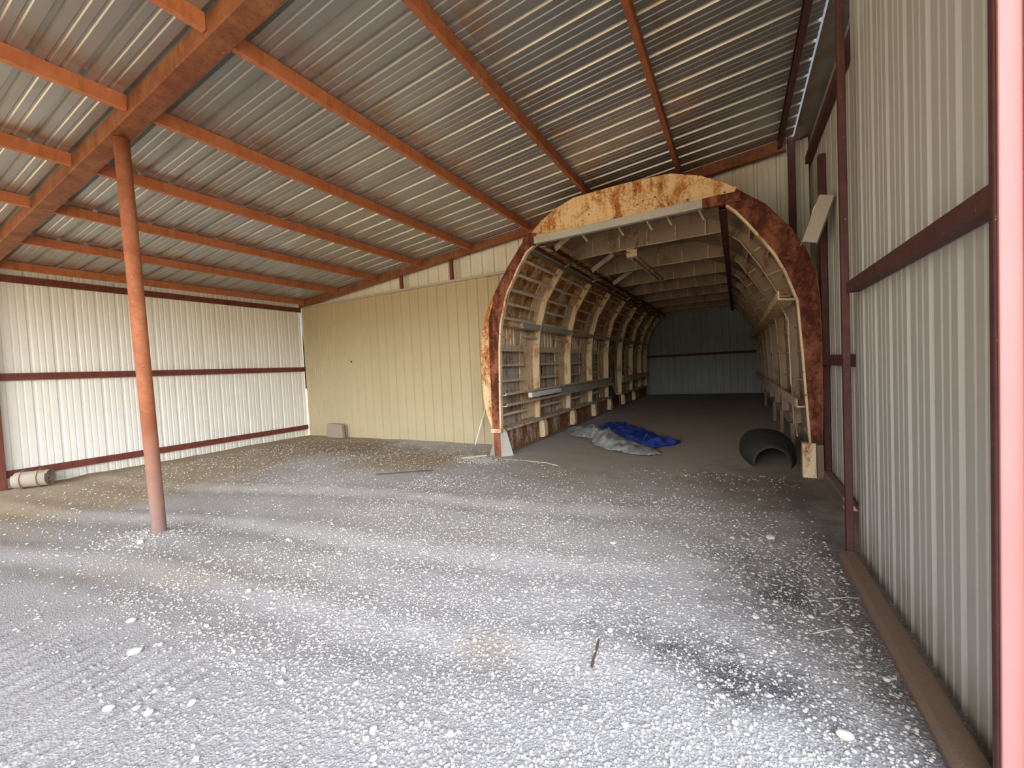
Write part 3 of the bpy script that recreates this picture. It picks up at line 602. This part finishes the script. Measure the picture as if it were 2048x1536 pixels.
mb = MB(); mb.path([(.72, 7.6, 1.1), (.70, 7.6, 2.1), (.62, 7.62, 2.3)], .012, 8); mb.build('conduit', 'rib', ring)
mb = MB(); mb.path([(.78, 8.0, .75), (.72, 7.0, .42)], .01, 6); mb.build('conduit', 'rib', ring)
for y in (8.1, 9.97, 11.75, 15.3):
    mb = MB(); mb.box(.74, .80, y, y + .12, 0, .45); mb.build('foot_bracket', 'wood', ring)

# things hung from the shell's ceiling
t = empty('hanging_rail', (-1.6, 9.6, 3.5), 'pair of pale channels hanging under the shell ceiling, with a block at the near end', 'rail')
for dx in (-.05, .05):
    mb = MB(); mb.beam((-1.70 + dx, 8.2, 3.60), (-1.62 + dx, 11.1, 3.60), .035, .06); mb.build('channel', 'rib', t)
mb = MB(); mb.box(-1.80, -1.60, 8.12, 8.26, 3.56, 3.74); mb.build('end_block', 'plate', t, bevel=.01)
def chain(A, B, sag, lab):
    A = Vector(A); B = Vector(B); nL = int((B - A).length / .05) + 4; mb = MB(); pts = []
    for i in range(nL + 1):
        u_ = i / nL; q = A.lerp(B, u_); q.z -= sag * 4 * u_ * (1 - u_); pts.append(q)
    for i, (a, b) in enumerate(zip(pts[:-1], pts[1:])):
        d = (b - a).normalized(); s1 = d.orthogonal().normalized(); 
        if i % 2: s1 = d.cross(s1)
        c0 = (a + b) / 2; Lh = (b - a).length * .68; loop = [c0 + d * math.cos(th) * Lh + s1 * math.sin(th) * .018 for th in [math.pi * 2 * j / 8 for j in range(9)]]
        mb.path(loop, .005, 5)
    return mb.build('hanging_chain', 'chain', label=lab, cat='chain', group='chains in the shell')
chain((-1.95, 7.4, 3.68), (-1.76, 8.10, 3.66), .10, 'left of the two thin chains holding the hanging channels')
chain((-1.45, 7.5, 3.70), (-1.64, 8.10, 3.70), .05, 'right of the two thin chains holding the hanging channels')

# ------------------------------------------------------------------ tarps
def inside(px, py, poly):
    c = False; j = len(poly) - 1
    for i in range(len(poly)):
        xi, yi = poly[i]; xj, yj = poly[j]
        if (yi > py) != (yj > py) and px < (xj - xi) * (py - yi) / (yj - yi) + xi: c = not c
        j = i
    return c
def edged(px, py, poly):
    d = 9
    for (ax, ay), (bx, by) in zip(poly, poly[1:] + poly[:1]):
        vx, vy = bx - ax, by - ay; t_ = max(0, min(1, ((px - ax) * vx + (py - ay) * vy) / (vx * vx + vy * vy))); d = min(d, math.hypot(px - ax - vx * t_, py - ay - vy * t_))
    return d
def tarp(name, poly, H, mat, lab, seed, step=.035, fold=3.2, z0=.012):
    X0 = min(p[0] for p in poly); X1 = max(p[0] for p in poly); Ya = min(p[1] for p in poly); Yb = max(p[1] for p in poly)
    nx = int((X1 - X0) / step); ny = int((Yb - Ya) / step); idx = {}; mb = MB(); vs = []; fs = []
    def vid(i, j):
        if (i, j) not in idx:
            x = X0 + i * step; y = Ya + j * step
            w1 = noise.noise(Vector((x * 1.1, y * .8, seed))) * .9
            r_ = 1 - abs(noise.noise(Vector((x * fold + w1 * 2, y * fold * .45 + w1 * 2, seed + 3)))) * 2.6
            r2_ = 1 - abs(noise.noise(Vector((x * fold * 2.3 + w1, y * fold * 1.2, seed + 8)))) * 2.4
            big = .55 + .75 * noise.noise(Vector((x * 1.0, y * .6, seed + 5)))
            e = min(1, edged(x, y, poly) / .16)
            h_ = H * max(.06, big) * (.55 * max(0, r_) + .42 * max(0, r2_) + .14) * e ** .6
            jx = .03 * noise.noise(Vector((x * 6, y * 6, seed + 11))); jy = .05 * noise.noise(Vector((x * 5, y * 5, seed + 14)))
            idx[(i, j)] = len(vs); vs.append((x + jx, y + jy, z0 + fl(x, y) + h_))
        return idx[(i, j)]
    for i in range(nx):
        for j in range(ny):
            if inside(X0 + (i + .5) * step, Ya + (j + .5) * step, poly): fs.append((vid(i, j), vid(i + 1, j), vid(i + 1, j + 1), vid(i, j + 1)))
    mb.add(vs, fs); o = mb.build(name, mat, smooth=True, label=lab, cat='tarp'); m_ = o.modifiers.new('s', 'SOLIDIFY'); m_.thickness = .006; m_.offset = 1; return o
tarp('blue_tarp', [(-3.15, 9.3), (-2.9, 10.3), (-2.6, 10.6), (-2.1, 10.1), (-1.6, 9.2), (-1.15, 8.55), (-.95, 8.4), (-1.02, 8.1), (-1.35, 7.68), (-1.75, 8.0), (-2.2, 8.3), (-2.8, 8.8)], .20, 'blue', 'crumpled blue tarp lying on the floor inside the shell', 3, fold=2.2)
tarp('grey_tarp', [(-3.66, 9.2), (-3.45, 8.85), (-3.1, 8.5), (-2.66, 8.25), (-2.5, 7.75), (-2.2, 7.35), (-1.8, 7.12), (-1.3, 7.0), (-1.12, 7.12), (-1.4, 7.7), (-1.75, 8.1), (-2.2, 8.45), (-2.65, 8.8), (-2.75, 9.5), (-3.1, 9.9), (-3.5, 9.7)], .27, 'tarp', 'crumpled grey tarp heaped on the floor in front of the blue one', 21, fold=2.6, z0=.02)
# dark cover on the right
mb = MB(); vs = []; nu, nv = 28, 16
for i in range(nu + 1):
    for j in range(nv + 1):
        u_ = i / nu; v_ = j / nv; L_ = 2.6
        y = 6.75 + L_ * u_; wd = .38 * (math.sin(math.pi * min(1, .12 + u_ * .85)) ** .55); hh_ = .36 * (math.sin(math.pi * min(1, .25 + u_ * .72)) ** .8)
        a = math.pi * v_; vs.append((.40 - .04 * u_ - math.cos(a) * wd, y, .005 + math.sin(a) ** .8 * hh_ + .012 * noise.noise(Vector((u_ * 5, v_ * 5, 1)))))
mb.add(vs, [(i * (nv + 1) + j, i * (nv + 1) + j + 1, (i + 1) * (nv + 1) + j + 1, (i + 1) * (nv + 1) + j) for i in range(nu) for j in range(nv)])
o = mb.build('metal_cowling', 'cover', smooth=True, label='dark rounded metal cowling lying in the shadow at the right foot of the shell', cat='cowling'); thick(o, .01)

# ------------------------------------------------------------------ small things
mb = MB(); mb.tube((-4.78, 7.10, .03), (-4.62, 7.30, .75), .016, 12); mb.build('plastic_pipe', 'pvc', smooth=True, label='thin white pipe leaning on the tan wall beside the shell', cat='pipe')
mb = MB(); mb.prism([(-.30, 0), (.30, 0), (.29, .30), (.25, .36), (-.24, .37), (-.28, .33)], (-9.15, 7.16, .0), (-9.15, 7.26, .0), (1, 0, 0), (0, 0, 1)); mb.build('leaning_board', 'block', bevel=.02, label='dusty square board standing against the foot of the tan wall', cat='board')
# rolled matting
C0 = Vector((-10.0, 2.33, .15)); ax = Vector((.45, -.89, 0)).normalized(); ax = Vector((.55, .83, 0)).normalized()
t = empty('rolled_matting', (C0.x, C0.y, 0), 'dusty roll of old matting on the ground by the left wall', 'roll')
side = Vector((0, 0, 1)); sd2 = ax.cross(side)
mb = MB(); prof_ = []
for i in range(90):
    th = i / 89 * 2 * math.pi * 3.1; r = .045 + .033 * th / (2 * math.pi) ; prof_.append((math.cos(th) * r * 1.1, math.sin(th) * r))
inner_ = [(x * (1 - .018 / math.hypot(x, y)), y * (1 - .018 / math.hypot(x, y))) for x, y in prof_]
A = C0 - ax * .06; Bq = C0 - ax * .62
A = C0 + Vector((.0, 0, 0)); 
ks_ = len(prof_); dirx = Vector((-.62, -.78, 0)).normalized()
U = Vector((-dirx.y, dirx.x, 0)); face = C0; 
vs = [face + U * a + side * b for a, b in prof_] + [face + U * a + side * b for a, b in inner_] + [face + dirx * .40 + U * a + side * b for a, b in prof_] + [face + dirx * .40 + U * a + side * b for a, b in inner_]
fs = []
for i in range(ks_ - 1): fs += [(i, i + 1, ks_ + i + 1, ks_ + i), (2 * ks_ + i, 3 * ks_ + i, 3 * ks_ + i + 1, 2 * ks_ + i + 1), (i, 2 * ks_ + i, 2 * ks_ + i + 1, i + 1), (ks_ + i, ks_ + i + 1, 3 * ks_ + i + 1, 3 * ks_ + i)]
mb.add(vs, fs); mb.build('matting', 'roll', t)
mb = MB(); 
for q in (.10, .30):
    c1 = face + dirx * q; mb.path([c1 + U * math.cos(a) * .168 + side * math.sin(a) * .152 for a in [2 * math.pi * i / 20 for i in range(21)]], .008, 6)
mb.build('tie_wire', 'chain', t)
# sticks and wire
mb = MB(); mb.path([(-.72, 2.20, .012), (-.705, 2.12, .016), (-.70, 2.04, .012), (-.69, 1.98, .01)], .006, 6); mb.build('twig', 'stick', label='short dark twig on the near gravel, centre right', cat='twig')
mb = MB(); mb.path([(-5.0, 4.62, .012), (-4.75, 4.75, .02), (-4.45, 4.92, .03), (-4.25, 5.1, .015)], .008, 6); mb.build('twig', 'stick', label='curved dry twig on the floor left of the shell', cat='twig')
mb = MB(); mb.path([(-3.55, 6.15, .01), (-3.1, 6.12, .015), (-2.75, 6.1, .012), (-2.5, 5.98, .01)], .006, 6); mb.build('wire_piece', 'straw', label='pale wire lying across the mouth of the shell', cat='wire')
mb = MB(); mb.path([(-4.35, 6.0, .012), (-4.0, 6.3, .02)], .015, 6); mb.build('twig', 'straw', label='pale stick by the left foot of the shell', cat='twig')
for i, (x, y, a, lab) in enumerate(((.33, 2.72, .5, 'straw stalk in the dark gravel, left one'), (.42, 2.95, .8, 'straw stalk in the dark gravel, middle one'), (.46, 3.15, .3, 'straw stalk in the dark gravel, farthest one'))):
    mb = MB(); mb.path([(x, y, .02), (x + .1 * math.cos(a), y + .1 * math.sin(a), .035), (x + .2 * math.cos(a + .2), y + .2 * math.sin(a + .2), .015)], .003, 5); mb.build('straw_stalk', 'straw', label=lab, cat='straw', group='straw stalks by the right wall')

def ico(seed, flat=.6, ell=1.3):
    rnd = random.Random(seed); t_ = (1 + 5 ** .5) / 2
    V = [(-1, t_, 0), (1, t_, 0), (-1, -t_, 0), (1, -t_, 0), (0, -1, t_), (0, 1, t_), (0, -1, -t_), (0, 1, -t_), (t_, 0, -1), (t_, 0, 1), (-t_, 0, -1), (-t_, 0, 1)]
    F = [(0, 11, 5), (0, 5, 1), (0, 1, 7), (0, 7, 10), (0, 10, 11), (1, 5, 9), (5, 11, 4), (11, 10, 2), (10, 7, 6), (7, 1, 8), (3, 9, 4), (3, 4, 2), (3, 2, 6), (3, 6, 8), (3, 8, 9), (4, 9, 5), (2, 4, 11), (6, 2, 10), (8, 6, 7), (9, 8, 1)]
    V = [Vector(v).normalized() * rnd.uniform(.75, 1.2) for v in V]
    return [Vector((v.x * ell, v.y, v.z * flat)) for v in V], F
ICOS = [ico(i, random.uniform(.5, .8), random.uniform(1, 1.5)) for i in range(12)]
def gpt(u, v):  # ground point behind an image position of the photo, used to look up where a stone lies
    d = FW + RT * (u - 1024) / 832.06 - UP * (v - 768) / 832.06; t_ = -1.55 / d.z; return d.x * t_, d.y * t_
big = [(270, 1308, 26, 'large pale flat stone on the dust below the pipe post'), (747, 1463, 20, 'round white stone near the bottom edge, left of centre'), (748, 1520, 17, 'round white stone at the bottom edge of the photo'), (733, 1481, 18, 'white stone touching the round white stone near the bottom edge'),
       (901, 1468, 20, 'pale stone near the bottom edge, centre'), (1123, 1523, 12, 'small brown stone at the bottom centre edge'), (1227, 1088, 16, 'white stone in the middle of the floor in line with the tarps'), (1541, 1077, 26, 'pale rock near the right side where the floor darkens'),
       (1220, 1265, 17, 'white stone just above the dark twig'), (1400, 1375, 18, 'white angular stone in the dark stained gravel'), (1154, 1337, 18, 'tan stone left of the dark twig tip'), (262, 1245, 16, 'round tan stone on the dust, left foreground'), (498, 1184, 16, 'upright dark sided stone on the dust right of the pipe post'),
       (218, 1423, 18, 'pinkish stone in the tyre marks'), (297, 1432, 17, 'pale stone beside the tyre marks, right of them'), (385, 1410, 17, 'pale stone on the gravel, lower left'), (282, 1092, 14, 'yellowish stone at the foot of the pipe post, left side'), (1470, 1448, 16, 'white stone in the near gravel, lower right'),
       (1690, 1480, 26, 'grey chipped rock near the bottom right by the ground rail'), (1510, 1240, 16, 'pale stone in the gravel beside the right wall stain'), (1100, 1463, 15, 'white stone near bottom centre, right of the small brown one'), (575, 1078, 12, 'small white stone on the grey dust between post and shell')]
for i, (u, v, px, lab) in enumerate(big):
    x, y = gpt(u, v); d = math.dist((x, y, 0), (0, 0, 1.55)); r = px / 2 * d / 832 * .75; V, F = ICOS[i % 12]; a = random.uniform(0, 3)
    ca, sa = math.cos(a), math.sin(a); mb = MB(); mb.add([(x + (q.x * ca - q.y * sa) * r, y + (q.x * sa + q.y * ca) * r, fl(x, y) + r * .35 + q.z * r) for q in V], F)
    o = mb.build('stone', 'stone', smooth=False, label=lab, cat='stone', group=None); m_ = o.modifiers.new('s', 'SUBSURF'); m_.levels = 1; m_.render_levels = 1
# uncountable loose gravel
mb = MB(); rnd = random.Random(5)
cnt = 0
while cnt < 30000:
    k_ = rnd.random()
    if k_ < .945:
        x = rnd.uniform(-9.9, .62) if k_ < .5 else rnd.uniform(-4.2, .62); y = rnd.uniform(.75, 6.3) if k_ < .5 else rnd.uniform(1.15, 5)
        q = 1 / (1 + math.exp((y - 3.2) * 1.7)) * (1 / (1 + math.exp(-(x + 3.6) * 1.6))); q = .16 + .84 * q + .30 * noise.noise(Vector((x * .9, y * .9, 31)))
        if rnd.random() > q: continue
    elif k_ < .96:
        a = rnd.uniform(0, 6.28); q = abs(rnd.gauss(0, .35)) + .09; x = -5.3 + math.cos(a) * q * 1.3; y = 1.97 + math.sin(a) * q
    elif k_ < .985: x = rnd.uniform(-9.8, -4.2); y = rnd.uniform(3.5, 7.1)
    else: x = rnd.gauss(-3.95, .25); y = rnd.gauss(6.0, .16)
    if y > 6.25 and x > -4.1 and x < -3.4: continue
    if math.hypot(x + 5.30, y - 1.97) < .075 or (x < -9.75 and y < 2.6): continue
    far = math.hypot(x, y); r = (.0026 + .0052 * rnd.random() ** 2.2) * (1 + .10 * far)
    if rnd.random() < .02: r *= 1.9
    V, F = ICOS[rnd.randrange(12)]; a = rnd.uniform(0, 6.28); ca, sa = math.cos(a) * r, math.sin(a) * r; z = fl(x, y) + r * .2
    mb.add([(x + q.x * ca - q.y * sa, y + q.x * sa + q.y * ca, z + q.z * r) for q in V], F); cnt += 1
mb.build('loose_gravel', 'gravel', label='pale loose gravel scattered over the dirt floor', cat='gravel', kind='stuff')
